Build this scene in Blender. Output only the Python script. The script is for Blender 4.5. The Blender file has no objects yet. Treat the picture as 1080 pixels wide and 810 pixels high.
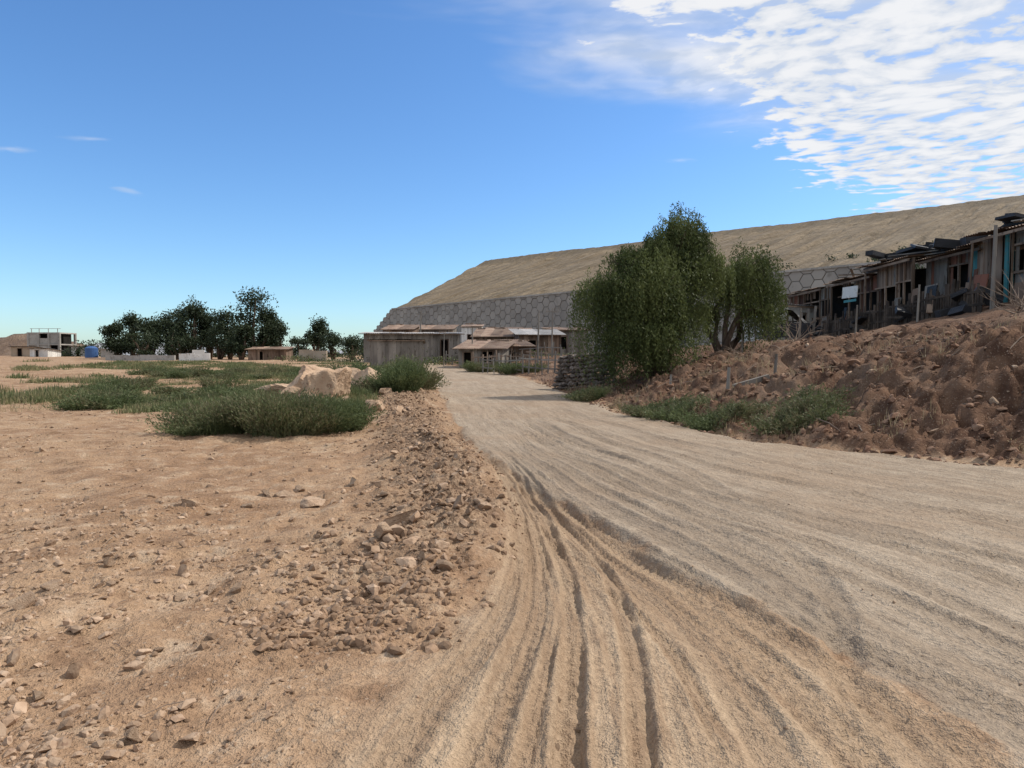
import bpy, bmesh, math, random
import numpy as np
from mathutils import Vector, Matrix, Euler
random.seed(7); RS=np.random.RandomState(11)
sc=bpy.context.scene
sc.view_settings.view_transform='Standard'
try: sc.view_settings.look='None'
except Exception: pass
sc.view_settings.exposure=0
COL=sc.collection

# ------------------------------------------------------------ numpy noise
_T=np.random.RandomState(5).rand(256,256)
def vn(x,y,seed=0):
    x=np.asarray(x,float)+seed*17.3; y=np.asarray(y,float)+seed*9.1
    xi=np.floor(x).astype(np.int64); yi=np.floor(y).astype(np.int64)
    fx=x-xi; fy=y-yi
    fx=fx*fx*fx*(fx*(fx*6-15)+10); fy=fy*fy*fy*(fy*(fy*6-15)+10)
    a=_T[xi&255,yi&255]; b=_T[(xi+1)&255,yi&255]; c=_T[xi&255,(yi+1)&255]; d=_T[(xi+1)&255,(yi+1)&255]
    return (a*(1-fx)+b*fx)*(1-fy)+(c*(1-fx)+d*fx)*fy
def fbm(x,y,f,o,seed=0,g=.5):
    s=0;a=1;t=0
    for i in range(o):
        s=s+a*vn(x*f+y*f*.13,y*f-x*f*.13,seed+i*3); t+=a; a*=g; f*=2.03
    return s/t-.5
def ss(a,b,x):
    t=np.clip((x-a)/(b-a),0,1); return t*t*(3-2*t)
def table(ys,xs,k=31):
    g=np.linspace(-30,140,1701); v=np.interp(g,ys,xs); p=k//2
    kk=np.hanning(k); kk/=kk.sum()
    v2=np.convolve(np.pad(v,p,mode='edge'),kk,mode='valid')
    return lambda y: np.interp(y,g,v2)
xL=table([-30,-10,0,2.65,5.1,7.4,9.2,11,15,21,30,40,50,70,100,140],[3.2,2.8,2.3,1.95,1.3,.62,.1,-.35,-1.15,-2.0,-3.3,-4.9,-7.5,-15,-30,-60])
xR=table([-30,-10,2.65,5,7,9.6,11.5,13.5,17,21,30,40,50,70,100,140],[40,25,14,11.3,9.6,7.2,5.6,4.5,3.6,2.9,2.2,.9,-1.6,-9,-24,-54])
cL=table([-30,-5,0,2.65,4,5.1,7,9.2,11,15,20],[-6,-2.6,-1.5,-.7,-.25,-.05,-.0,-.15,-.55,-1.3,-2.2])

# tyre tracks: plan curves (y, x) in metres, depth, half width
TR=[([(1.5,.18),(2.65,.22),(3.5,.33),(5.1,.42),(7,.33),(9.2,.1),(12,-.3)],.036,.065),
    ([(1.5,.38),(2.65,.52),(3.3,.62),(4.2,.70),(5.1,.74),(7,.50),(9.2,.2),(12,-.25)],.034,.06),
    ([(1.5,-.35),(2.65,-.12),(4,.12),(5.5,.22),(7.5,.15),(10,-.1)],.018,.09),
    ([(1.5,-.75),(2.65,-.45),(4,-.08),(5.5,.08),(7.5,.05),(10,-.2)],.014,.09),
    ([(1.5,.95),(2.65,1.05),(3.3,1.08),(4.2,1.0),(5.5,.75),(7.5,.42),(10,0)],.016,.10),
    ([(1.5,1.45),(2.65,1.36),(3.5,1.28),(4.5,1.12),(6,.78),(8,.42),(11,-.2)],.016,.11),
    ([(1.5,2.1),(2.65,1.78),(3.6,1.52),(5.1,1.2),(7.4,.62),(9.5,.25),(13,-.3)],.016,.10),
    ([(1.5,2.6),(2.8,2.1),(3.6,1.8),(4.8,1.65),(6.1,1.35),(8,.8),(10.5,.3),(14,-.2)],.017,.11),
    ([(1.5,3.3),(2.8,2.75),(3.9,2.3),(5,2.0),(6.6,1.5),(9,.85),(12,.3),(15,0)],.015,.11),
    ([(1.5,4.3),(3.1,3.3),(4.2,2.9),(5.6,2.6),(7,2.1),(9,1.6),(12,.9),(16,.3)],.016,.11),
    ([(1.5,6.3),(3.65,4.6),(5.1,3.9),(6.8,3.1),(8.5,2.4),(11,1.6),(14,1.0),(18,.4)],.016,.12),
    ([(1.5,2.3),(2.65,2.3),(3.4,2.05),(4.3,1.35),(5.6,.95),(7,.75),(9,.4)],.016,.09),
    ([(1.5,7.8),(5.1,5.6),(7,4.4),(9.5,3.1),(12,2.3),(16,1.4),(20,.6)],.015,.12),
    ([(1.5,9),(5.1,6.6),(7.6,5.3),(10,4.0),(13,2.9),(17,2.1),(22,1.2)],.015,.12),
    ([(1.5,3.6),(3.1,2.9),(4.6,2.45),(6,1.9),(7.2,1.75),(9,1.3),(12,.7),(16,.1)],.016,.10),
    ([(1.5,5.2),(3.2,4.1),(4.9,3.5),(6.2,2.9),(8,2.2),(10,1.9),(14,.7),(18,0)],.015,.11),
    ([(1.5,1.7),(2.65,1.58),(3.3,1.72),(4.0,1.9),(5.0,1.85),(6.4,1.55),(8,1.15),(10,.75)],.016,.085),
    ([(1.5,1.2),(3,1.5),(4.3,2.1),(5.5,2.3),(7,1.9),(9,1.1),(12,.5)],.013,.09),
    ([(1.5,.8),(2.65,.86),(3.6,.86),(5.1,.6),(7,.2),(9,-.05)],.013,.04),
    ([(1.5,-.05),(2.65,.05),(3.6,.22),(5.1,.32),(7,.25),(9,.0)],.013,.035),
    ([(1.5,6.9),(4,5.0),(6,3.2),(8,2.5),(10,2.5),(13,1.7),(18,1.1)],.014,.11)]
TRF=[(table([p[0] for p in t[0]],[p[1] for p in t[0]],13),t[1],t[2],t[0][-1][0]) for t in TR]

def ground(x,y,full=False):
    x=np.asarray(x,float); y=np.asarray(y,float)
    r=np.sqrt(x*x+y*y)
    z=1.0*ss(18,85,r)+.5*ss(80,180,r)
    L=xL(y);R=xR(y);C=np.minimum(cL(y),L-.02)
    wob=(vn(x*.9,y*.9,3)-.5)*.35+(vn(x*3,y*3,4)-.5)*.12
    e=x-R+wob*1.6
    E=np.interp(y,[8,15,30,45],[5.2,6.3,10,12])
    P=np.interp(y,[-30,0,10,15,20,25,30,40,60,90],[2.6,2.9,2.6,2.3,2.1,2.0,1.9,1.9,1.0,.2])
    ex=np.interp(y,[0,15,20,25,28,34,40,60],[.6,1.1,1.35,1.3,1.15,.75,.5,0])
    t=np.clip(e/E,0,1)
    hb=P*(t*t*(3-2*t)*.45+t*.55)+ex*np.clip((e-E)/6.0,0,1)
    bank=ss(.0,.6,e)*(1-ss(70,110,y))
    fd=(1-.6*ss(20,55,y))*(1-.8*ss(.9,1.3,e/E))
    rid=np.abs(fbm(x,y,1.0,3,31)); cl=vn(x*3.3,y*3.3,77); cl2=vn(x*7.5,y*7.5,78)
    z=z+hb
    z=z+bank*fd*((fbm(x,y,.5,5,1)-.03)*1.0*np.clip(t*3,0,1)+fbm(x,y,2.5,5,2,.62)*.46-np.clip(.09-rid,0,1)*2.4*np.clip(t*4,0,1)+.08*ss(.55,.75,cl)+.06*ss(.6,.75,cl2))
    road=ss(-.12,.12,x-L+wob*.6)*(1-ss(-.3,.3,e))
    tt=(x-C)/(L-C)
    sh=ss(-.1,.08,tt+wob*.12)*(1-ss(.93,1.07,tt+wob*.05))*(1-ss(9,13,y))
    left=1-np.clip(road+sh+bank,0,1)
    z=z+left*(fbm(x,y,.25,4,5)*.22*ss(3,12,r)+fbm(x,y,1.7,4,6)*.12+fbm(x,y,6,4,7,.65)*.065)
    z=z+left*ss(.60,.74,vn(x*5,y*5,71))*.022*(vn(x*.8,y*.8,72)>.4)
    bc=np.minimum(C,L)-.6-.02*y+.25*(vn(y*.7,y*0,73)-.5)
    berm=np.exp(-((x-bc+wob*1.4)/(.5+.018*y))**2)*ss(3.8,7,y)*(1-ss(30,42,y))
    z=z+berm*(.12+.30*fbm(x,y,1.2,3,8)+.34*fbm(x,y,4.5,4,9,.65)+.11*ss(10,20,y))
    z=z-.09*ss(-.22,.03,x-C+wob*1.2)*(1-road)*(1-bank)*ss(3.5,6,y)*(1-ss(14,24,y))
    z=z+.45*np.exp(-(((x+6.3)/3.2)**2+((y-21.5)/3.0)**2))
    W=np.clip(R-L,1,30)
    u=np.where(x<L,2-2*(1-tt),2+(x-L)*(.6+.4*5/W))
    uw=u+.10*(vn(x*.8,y*.8,19)-.5)
    near=1-ss(14,40,y)
    rs=road+sh
    z=z+rs*near*((vn(uw*7,y*.3,11)-.5)*.010+(vn(uw*19,y*.6,12)-.5)*.014+(vn(uw*41,y*.9,15)-.5)*.011+fbm(x,y,6,4,14,.6)*.030)
    z=z+rs*fbm(x,y,.5,2,13)*.07
    tm=np.zeros_like(z)
    if np.min(y)<22:
        for j,(fx,dp,hw,yend) in enumerate(TRF):
            xc=fx(y); sl=(fx(y+.05)-fx(y-.05))/.1; cs=1/np.sqrt(1+sl*sl)
            q=(x-xc+.02*(vn(y*1.2,j*9+y*0,6)-.5))*cs; arc=y/cs
            fade=(1-ss(yend-3,yend,y))*ss(.15,.5,vn(y*.55,j*7.7+y*0,66)+.15)
            bx=1-ss(hw*.82,hw*1.12,np.abs(q))
            amp=dp*(.5+.9*vn(arc*1.5,j*3+y*0,67))
            z=z+fade*(-amp*bx+amp*.5*np.exp(-((np.abs(q)-hw*1.28)/(hw*.28))**2)*(.4+1.1*vn(x*6,y*6,68))
               +bx*(.005*np.cos(q*2*math.pi/.065)+.0075*np.sin(2*math.pi*(arc+np.abs(q)*.9)/.11)*(j%3!=1)))
            tm=np.maximum(tm,bx*fade)
    z=z+.018*np.exp(-((x-L+wob*.5)/.10)**2)*ss(0,4,y)*(1-ss(9,16,y))*(.1+1.3*vn(x*4,y*2,18))
    if full: return z,road,bank*(1-road),np.clip(berm,0,1),sh,uw,tm
    return z
def H(x,y): return float(ground(np.array([x]),np.array([y]))[0])

# ------------------------------------------------------------ node helpers
def nd(nt,t,ins=None,**props):
    n=nt.nodes.new(t)
    for k,v in props.items(): setattr(n,k,v)
    if ins:
        for k,v in ins.items():
            s=n.inputs[k]
            if isinstance(v,bpy.types.NodeSocket): nt.links.new(v,s)
            else: s.default_value=v
    return n
def c4(c): return (c[0],c[1],c[2],1)
def mix(nt,f,a,b,blend='MIX'):
    n=nt.nodes.new('ShaderNodeMix'); n.data_type='RGBA'; n.blend_type=blend
    for i,v in ((0,f),(6,a),(7,b)):
        s=n.inputs[i]
        if isinstance(v,bpy.types.NodeSocket): nt.links.new(v,s)
        else: s.default_value=v if i==0 else (c4(v) if len(v)==3 else v)
    return n.outputs[2]
def mth(nt,op,a,b=0.0,c=0.0,clamp=False):
    n=nt.nodes.new('ShaderNodeMath'); n.operation=op; n.use_clamp=clamp
    for i,v in enumerate((a,b,c)):
        if isinstance(v,bpy.types.NodeSocket): nt.links.new(v,n.inputs[i])
        else: n.inputs[i].default_value=v
    return n.outputs[0]
def rng(nt,v,a,b,c=0.,d=1.):
    n=nd(nt,'ShaderNodeMapRange',{0:v,1:a,2:b,3:c,4:d}); n.interpolation_type='SMOOTHSTEP'; return n.outputs[0]
def noise(nt,vec,scale,detail=4,rough=.55):
    return nd(nt,'ShaderNodeTexNoise',{'Vector':vec,'Scale':scale,'Detail':detail,'Roughness':rough}).outputs['Fac']
def newmat(name):
    m=bpy.data.materials.new(name); m.use_nodes=True; nt=m.node_tree; nt.nodes.clear()
    out=nd(nt,'ShaderNodeOutputMaterial'); b=nd(nt,'ShaderNodeBsdfPrincipled')
    b.inputs['Roughness'].default_value=.9
    b.inputs['Specular IOR Level'].default_value=.2
    nt.links.new(b.outputs[0],out.inputs[0]); return m,nt,b,out
def surf(name,c1,c2,scale=2.,rough=.88,isl=.0,bump=.01,c3=None,stretch=(1,1,1),metal=0.):
    m,nt,b,out=newmat(name)
    tc=nd(nt,'ShaderNodeTexCoord').outputs['Object']
    mp=nd(nt,'ShaderNodeMapping',{'Vector':tc,'Scale':stretch}).outputs[0]
    n1=noise(nt,mp,scale,4); f=rng(nt,n1,.35,.65)
    col=mix(nt,f,c1,c2)
    if c3:
        n2=noise(nt,mp,scale*3.1,3,.7); col=mix(nt,rng(nt,n2,.55,.68),col,c3)
    if isl>0:
        ri=nd(nt,'ShaderNodeNewGeometry').outputs['Random Per Island']
        v=mth(nt,'MULTIPLY_ADD',ri,2*isl,1-isl)
        col=nd(nt,'ShaderNodeVectorMath',{0:col},operation='SCALE'); nt.links.new(v,col.inputs['Scale']); col=col.outputs[0]
    nt.links.new(col,b.inputs['Base Color']); b.inputs['Roughness'].default_value=rough; b.inputs['Metallic'].default_value=metal
    if bump:
        nb=noise(nt,mp,scale*8,3,.6)
        bp=nd(nt,'ShaderNodeBump',{'Height':nb,'Distance':bump,'Strength':1.}); nt.links.new(bp.outputs[0],b.inputs['Normal'])
    return m
def leafmat(name,dark,light,dry=None,transl=.3):
    m,nt,b,out=newmat(name)
    at=nd(nt,'ShaderNodeAttribute',attribute_name='tint').outputs['Fac']
    ri=nd(nt,'ShaderNodeNewGeometry').outputs['Random Per Island']
    f=mth(nt,'ADD',mth(nt,'MULTIPLY',at,.75),mth(nt,'MULTIPLY',ri,.3),clamp=True)
    col=mix(nt,f,dark,light)
    if dry:
        tc=nd(nt,'ShaderNodeTexCoord').outputs['Object']
        n=noise(nt,tc,.5,2); col=mix(nt,mth(nt,'MULTIPLY',rng(nt,n,.42,.6),rng(nt,ri,.1,.7)),col,dry)
    nt.links.new(col,b.inputs['Base Color']); b.inputs['Roughness'].default_value=.6
    tr=nd(nt,'ShaderNodeBsdfTranslucent',{'Color':col}); ms=nd(nt,'ShaderNodeMixShader',{0:transl,1:b.outputs[0],2:tr.outputs[0]})
    nt.links.new(ms.outputs[0],out.inputs[0]); return m

# ------------------------------------------------------------ mesh helpers
def npmesh(name,V,F,mat=None,smooth=False,parent=None,tint=None):
    V=np.asarray(V,np.float32); F=np.asarray(F,np.int32)
    me=bpy.data.meshes.new(name); k=F.shape[1]
    me.vertices.add(len(V)); me.vertices.foreach_set('co',V.ravel())
    me.loops.add(F.size); me.loops.foreach_set('vertex_index',F.ravel())
    me.polygons.add(len(F)); me.polygons.foreach_set('loop_start',np.arange(len(F),dtype=np.int32)*k)
    try: me.polygons.foreach_set('loop_total',np.full(len(F),k,np.int32))
    except Exception: pass
    me.update(calc_edges=True)
    me.polygons.foreach_set('use_smooth',np.full(len(F),smooth))
    if tint is not None:
        a=me.attributes.new('tint','FLOAT','POINT'); a.data.foreach_set('value',np.asarray(tint,np.float32))
    if mat: me.materials.append(mat)
    ob=bpy.data.objects.new(name,me); COL.objects.link(ob)
    if parent: ob.parent=parent
    return ob
def empty(name,loc=(0,0,0)):
    e=bpy.data.objects.new(name,None); e.empty_display_size=.3; COL.objects.link(e); return e
class MB:
    def __init__(s): s.v=[]; s.f=[]
    def add(s,vs,fs):
        o=len(s.v); s.v+= [tuple(v) for v in vs]; s.f+=[tuple(i+o for i in f) for f in fs]
    def box(s,c,size,rot=(0,0,0)):
        M=Euler(rot).to_matrix(); h=[a/2 for a in size]; c=Vector(c)
        vs=[c+M@Vector((sx*h[0],sy*h[1],sz*h[2])) for sx in(-1,1) for sy in(-1,1) for sz in(-1,1)]
        s.add(vs,[(0,1,3,2),(4,6,7,5),(0,4,5,1),(2,3,7,6),(0,2,6,4),(1,5,7,3)])
    def tube(s,pts,rad,n=7):
        pts=[Vector(p) for p in pts]; o=len(s.v)
        for i,p in enumerate(pts):
            d=(pts[min(i+1,len(pts)-1)]-pts[max(i-1,0)]).normalized()
            a=d.cross(Vector((0,0,1)) if abs(d.z)<.9 else Vector((1,0,0))).normalized(); b=d.cross(a)
            r=rad[i] if hasattr(rad,'__len__') else rad
            for k in range(n):
                an=2*math.pi*k/n; s.v.append(tuple(p+a*math.cos(an)*r+b*math.sin(an)*r))
        for i in range(len(pts)-1):
            for k in range(n):
                s.f.append((o+i*n+k,o+i*n+(k+1)%n,o+(i+1)*n+(k+1)%n,o+(i+1)*n+k))
        s.f.append(tuple(o+k for k in range(n))[::-1]); s.f.append(tuple(o+(len(pts)-1)*n+k for k in range(n)))
    def sheet(s,p00,p10,p11,p01,n=24,amp=.02):
        a,b,c,d=[Vector(p) for p in(p00,p10,p11,p01)]; nn=(b-a).cross(d-a).normalized(); o=len(s.v)
        for i in range(n+1):
            t=i/n; off=nn*amp*(1 if i%2 else -1)
            s.v.append(tuple(a.lerp(b,t)+off)); s.v.append(tuple(d.lerp(c,t)+off))
        for i in range(n): s.f.append((o+2*i,o+2*i+2,o+2*i+3,o+2*i+1))
    def commit(s,name,mat,parent=None,smooth=False):
        me=bpy.data.meshes.new(name); me.from_pydata(s.v,[],s.f); me.update()
        if smooth:
            for p in me.polygons:p.use_smooth=True
        me.materials.append(mat); ob=bpy.data.objects.new(name,me); COL.objects.link(ob)
        if parent: ob.parent=parent
        return ob
def rock_t(sub,seed,noise_a=.0,lo=.45,hi=.8,cuts=13):
    r=np.random.RandomState(seed)
    bm=bmesh.new(); bmesh.ops.create_icosphere(bm,subdivisions=sub,radius=1); bm.verts.ensure_lookup_table()
    V=np.array([v.co[:] for v in bm.verts]); F=np.array([[v.index for v in f.verts] for f in bm.faces]); bm.free()
    for i in range(cuts):
        n=r.normal(size=3); n/=np.linalg.norm(n); c=r.uniform(lo,hi); d=V@n
        V=V-np.outer(np.maximum(0,d-c),n)
    if noise_a:
        V=V*(1+noise_a*(fbm(V[:,0]+V[:,2]*.7+5,V[:,1]-V[:,2]*.5+5,2.2,5,seed,.62)[:,None]))
    return V,F
def scatter(name,tmps,P,S,mat,parent=None,flat=.7,smooth=False,seed=0):
    r=np.random.RandomState(seed); Vs=[];Fs=[];o=0
    k=r.randint(0,len(tmps),len(P))
    for ti,(TV,TF) in enumerate(tmps):
        id=np.where(k==ti)[0]
        if len(id)==0: continue
        n=len(id); a=r.rand(n)*6.283; b=(r.rand(n)-.5)*.8
        sc3=np.stack([r.uniform(.75,1.35,n),r.uniform(.7,1.1,n),r.uniform(.45,.95,n)*flat/.7],1)*S[id][:,None]
        V=TV[None]*sc3[:,None,:]
        cb,sb=np.cos(b)[:,None],np.sin(b)[:,None]
        X=V[...,0]*cb+V[...,2]*sb; Z=-V[...,0]*sb+V[...,2]*cb; Y=V[...,1]
        ca,sa=np.cos(a)[:,None],np.sin(a)[:,None]
        V=np.stack([X*ca-Y*sa,X*sa+Y*ca,Z],-1)+P[id][:,None,:]
        Vs.append(V.reshape(-1,3)); Fs.append((TF[None]+(np.arange(n)*len(TV))[:,None,None]+o).reshape(-1,3)); o+=n*len(TV)
    return npmesh(name,np.concatenate(Vs),np.concatenate(Fs),mat,smooth,parent)
def leaves(C,D,Lh,Wd,r):
    n=len(C); R=r.normal(size=(n,3)); B=np.cross(D,R); B/=np.linalg.norm(B,axis=1)[:,None]+1e-6
    Lh=np.asarray(Lh).reshape(-1,1)*.5; Wd=np.asarray(Wd).reshape(-1,1)*.5
    V=np.stack([C-D*Lh,C+B*Wd,C+D*Lh,C-B*Wd],1).reshape(-1,3)
    F=np.arange(n*4).reshape(-1,4); return V,F
def blades(P,hgt,wid,lean,r):
    n=len(P); a=r.rand(n)*6.283; l=np.abs(r.normal(size=n))*lean
    D=np.stack([np.cos(a)*l,np.sin(a)*l,np.ones(n)],1); D/=np.linalg.norm(D,axis=1)[:,None]
    b=r.rand(n)*6.283; B=np.stack([np.cos(b),np.sin(b),np.zeros(n)],1)
    h=hgt[:,None]; w=wid[:,None]*.5
    droop=np.array([0,0,-1.])*h*l[:,None]*.35
    M=P+D*h*.6
    V=np.stack([P-B*w,P+B*w,M+B*w*.9,P+D*h+droop,M-B*w*.9],1).reshape(-1,3)
    i=np.arange(n)[:,None]*5
    F=np.concatenate([i+np.array([[0,1,2]]),i+np.array([[0,2,4]]),i+np.array([[4,2,3]])]); return V,F

# ------------------------------------------------------------ materials
WOOD=surf('weathered_wood',(.13,.088,.064),(.21,.155,.115),1.5,.9,.5,.004,(.07,.047,.035),(1,1,.25))
WOODG=surf('grey_wood',(.155,.14,.125),(.225,.205,.18),1.5,.9,.3,.004,(.10,.085,.07),(1,1,.3))
REDW=surf('red_painted_wood',(.17,.070,.046),(.125,.062,.044),1.5,.85,.5,.004,(.09,.055,.04),(1,1,.3))
TEAL=surf('turquoise_paint',(.05,.19,.21),(.07,.24,.25),2,.7,.15,.003,(.12,.16,.14))
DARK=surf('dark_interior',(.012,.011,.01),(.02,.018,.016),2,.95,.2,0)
RUST=surf('rusty_metal',(.17,.11,.08),(.24,.175,.13),1.2,.75,.35,.004,(.11,.07,.05))
ZINC=surf('zinc_sheet',(.26,.25,.24),(.36,.34,.32),1.2,.6,.3,.003,(.20,.145,.11))
WHITE=surf('white_painted_panel',(.58,.57,.54),(.68,.67,.63),1.2,.7,.15,.003,(.45,.40,.34))
CONC=surf('bare_concrete',(.27,.26,.24),(.34,.325,.30),.8,.9,.15,.004,(.2,.19,.17))
TARP=surf('black_tarp',(.02,.02,.022),(.035,.035,.04),2,.55,.4,.02)
TAN=surf('tan_plaster',(.33,.26,.19),(.39,.32,.245),.8,.9,.1,.004)
BLUE=surf('blue_plastic',(.04,.09,.22),(.05,.11,.26),2,.5,.1,0)
BARK=surf('pepper_bark',(.13,.095,.07),(.08,.055,.04),3,.95,0,.03,(.18,.14,.11),(1,1,.3))
DRYW=surf('dry_twigs',(.26,.20,.15),(.18,.13,.10),5,.9,.3,0)
ROCK=surf('tan_rock',(.37,.25,.165),(.45,.325,.225),1.6,.9,.15,.02,(.25,.16,.105))
GRAVEL=surf('gravel_stone',(.29,.195,.13),(.39,.28,.195),9,.9,.28,.004,(.22,.14,.095))
CLOD=surf('brown_clod',(.20,.128,.082),(.28,.185,.12),9,.95,.3,.004,(.15,.095,.06))
DROCK=surf('dark_stone',(.11,.09,.075),(.17,.14,.12),2,.95,.5,.02,(.07,.055,.045))
RROCK=surf('reddish_clod',(.145,.080,.052),(.23,.145,.098),5,.95,.4,.01,(.10,.055,.036))
HEX=surf('hexagonal_concrete_panel',(.235,.222,.205),(.29,.275,.25),.12,.9,.14,.02,(.20,.185,.165))
HEXJ=surf('panel_joint',(.14,.13,.12),(.17,.16,.145),.5,.95,0,0)
PEPPER=leafmat('pepper_leaves',(.028,.046,.015),(.155,.18,.062))
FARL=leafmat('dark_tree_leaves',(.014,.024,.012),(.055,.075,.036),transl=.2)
SHRUB=leafmat('shrub_leaves',(.038,.060,.022),(.145,.175,.075),(.16,.145,.08))
GRASS=leafmat('weed_blades',(.075,.10,.04),(.18,.20,.09),(.28,.24,.13))
DRYG=leafmat('dry_grass_blades',(.26,.20,.12),(.42,.34,.21))

# ------------------------------------------------------------ ground
def ground_mat():
    m,nt,b,out=newmat('dirt_ground')
    tc=nd(nt,'ShaderNodeTexCoord').outputs['Object']
    mk=nd(nt,'ShaderNodeAttribute',attribute_name='mask'); sp=nd(nt,'ShaderNodeSeparateColor',{0:mk.outputs['Color']})
    road,bank,berm=sp.outputs[0],sp.outputs[1],sp.outputs[2]; shd=mk.outputs['Alpha']
    tr=nd(nt,'ShaderNodeAttribute',attribute_name='trk').outputs['Vector']
    tband=nd(nt,'ShaderNodeSeparateXYZ',{0:tr}).outputs[2]
    nbig=noise(nt,tc,.35,3,.6); nmid=noise(nt,tc,2.3,6,.68); nfin=noise(nt,tc,26,3,.7); nvf=noise(nt,tc,120,1,.6)
    dirt=mix(nt,rng(nt,nbig,.38,.62),(.355,.236,.148),(.285,.178,.108))
    dirt=mix(nt,rng(nt,nmid,.5,.68),dirt,(.42,.305,.208))
    dirt=mix(nt,mth(nt,'MULTIPLY',rng(nt,nmid,.49,.35),.85),dirt,(.21,.128,.078))
    vo=nd(nt,'ShaderNodeTexVoronoi',{'Vector':tc,'Scale':30.,'Randomness':1.})
    vr=nd(nt,'ShaderNodeSeparateColor',{0:vo.outputs['Color']})
    peb=mth(nt,'MULTIPLY',rng(nt,vo.outputs['Distance'],.42,.25),rng(nt,vr.outputs[0],.70,.76))
    pc=mix(nt,vr.outputs[1],(.24,.16,.11),(.44,.34,.25))
    dirt=mix(nt,mth(nt,'MULTIPLY',peb,.7),dirt,pc)
    mp=nd(nt,'ShaderNodeMapping',{'Vector':tr,'Scale':(1,.09,0)}).outputs[0]
    st=noise(nt,mp,3.2,5,.72); st2=noise(nt,mp,17,3,.7)
    rc=mix(nt,rng(nt,st,.36,.64),(.275,.213,.156),(.365,.292,.22))
    rc=mix(nt,mth(nt,'MULTIPLY',rng(nt,st2,.52,.66),.5),rc,(.20,.15,.108))
    rc=mix(nt,mth(nt,'MULTIPLY',rng(nt,nmid,.48,.66),.5),rc,(.415,.335,.252))
    rc=mix(nt,mth(nt,'MULTIPLY',rng(nt,nbig,.45,.62),.4),rc,(.31,.22,.148))
    shc=mix(nt,rng(nt,st,.36,.64),(.305,.212,.138),(.41,.305,.208))
    shc=mix(nt,mth(nt,'MULTIPLY',rng(nt,st2,.5,.66),.5),shc,(.22,.145,.094))
    rc=mix(nt,mth(nt,'MULTIPLY',tband,.45),rc,(.215,.167,.124)); shc=mix(nt,mth(nt,'MULTIPLY',tband,.4),shc,(.25,.17,.11))
    bk=mix(nt,rng(nt,nmid,.36,.62),(.080,.043,.028),(.170,.100,.064))
    bk=mix(nt,mth(nt,'MULTIPLY',rng(nt,nbig,.47,.62),.6),bk,(.22,.15,.105))
    bk=mix(nt,mth(nt,'MULTIPLY',rng(nt,nfin,.5,.66),.4),bk,(.065,.038,.026))
    bk=mix(nt,mth(nt,'MULTIPLY',peb,.6),bk,(.28,.205,.15))
    bmc=mix(nt,rng(nt,nfin,.4,.62),(.165,.106,.070),(.29,.205,.14))
    col=mix(nt,mth(nt,'MULTIPLY',berm,.85),dirt,bmc)
    ed=mth(nt,'MULTIPLY_ADD',mth(nt,'SUBTRACT',nmid,.5),.9,shd,clamp=True)
    col=mix(nt,mth(nt,'MULTIPLY',ed,rng(nt,shd,0,.2)),col,shc)
    re=rng(nt,mth(nt,'MULTIPLY_ADD',mth(nt,'SUBTRACT',nmid,.5),2.2,road),.2,.8)
    col=mix(nt,re,col,rc); col=mix(nt,rng(nt,mth(nt,'MULTIPLY_ADD',mth(nt,'SUBTRACT',nmid,.5),1.2,bank),.3,.7),col,bk)
    v=mth(nt,'MULTIPLY_ADD',nfin,.9,.56); v=mth(nt,'MULTIPLY',v,mth(nt,'MULTIPLY_ADD',nvf,.6,.70))
    cs=nd(nt,'ShaderNodeVectorMath',{0:col},operation='SCALE'); nt.links.new(v,cs.inputs['Scale'])
    nt.links.new(cs.outputs[0],b.inputs['Base Color']); b.inputs['Roughness'].default_value=.95; b.inputs['Specular IOR Level'].default_value=.1
    h=mth(nt,'MULTIPLY',nmid,.05)
    h=mth(nt,'MULTIPLY_ADD',nfin,.036,h); h=mth(nt,'MULTIPLY_ADD',nvf,.007,h)
    sth=mth(nt,'MULTIPLY',st2,mth(nt,'MULTIPLY',.022,mth(nt,'ADD',road,shd,clamp=True)))
    h=mth(nt,'ADD',h,sth)
    bp=nd(nt,'ShaderNodeBump',{'Height':h,'Distance':1.,'Strength':.9}); nt.links.new(bp.outputs[0],b.inputs['Normal'])
    return m
GM=ground_mat()
def march(f,a,b):
    o=[a]
    while o[-1]<b: o.append(o[-1]+f(o[-1]))
    return np.array(o)
def fxs(x): return .013+.0070*x+max(0,x-10)*.026
pos=march(fxs,0,3200.); negx=march(lambda x:.018+.010*x+max(0,x-10)*.026,0,3200.); gx=np.concatenate([-negx[:0:-1],pos])
def fys(y):
    y=abs(y); return .011+.0048*y+max(0,y-13)*.012+max(0,y-50)*.02
gy=np.concatenate([-march(lambda v:.08+.1*v,0,8)[:0:-1],march(fys,0,3200.)])
NX,NY=len(gx),len(gy); print('grid',NX,NY)
XX,YY=np.meshgrid(gx,gy)
parts=[]
for rows in np.array_split(np.arange(NY),6): parts.append(ground(XX[rows],YY[rows],True))
ZZ,mr,mb_,mg,msh,uu,tm=[np.concatenate([p[k] for p in parts]) for k in range(7)]
V=np.stack([XX.ravel(),YY.ravel(),ZZ.ravel()],1)
i=np.arange(NX*NY).reshape(NY,NX)
F=np.stack([i[:-1,:-1].ravel(),i[:-1,1:].ravel(),i[1:,1:].ravel(),i[1:,:-1].ravel()],1)
g=npmesh('ground',V,F,GM,True)
a=g.data.attributes.new('mask','FLOAT_COLOR','POINT')
a.data.foreach_set('color',np.stack([mr.ravel(),mb_.ravel(),mg.ravel(),msh.ravel()],1).astype(np.float32).ravel())
a=g.data.attributes.new('trk','FLOAT_VECTOR','POINT')
a.data.foreach_set('vector',np.stack([uu.ravel(),YY.ravel(),tm.ravel()],1).astype(np.float32).ravel())
del XX,YY,ZZ,V,F,i,parts

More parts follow.
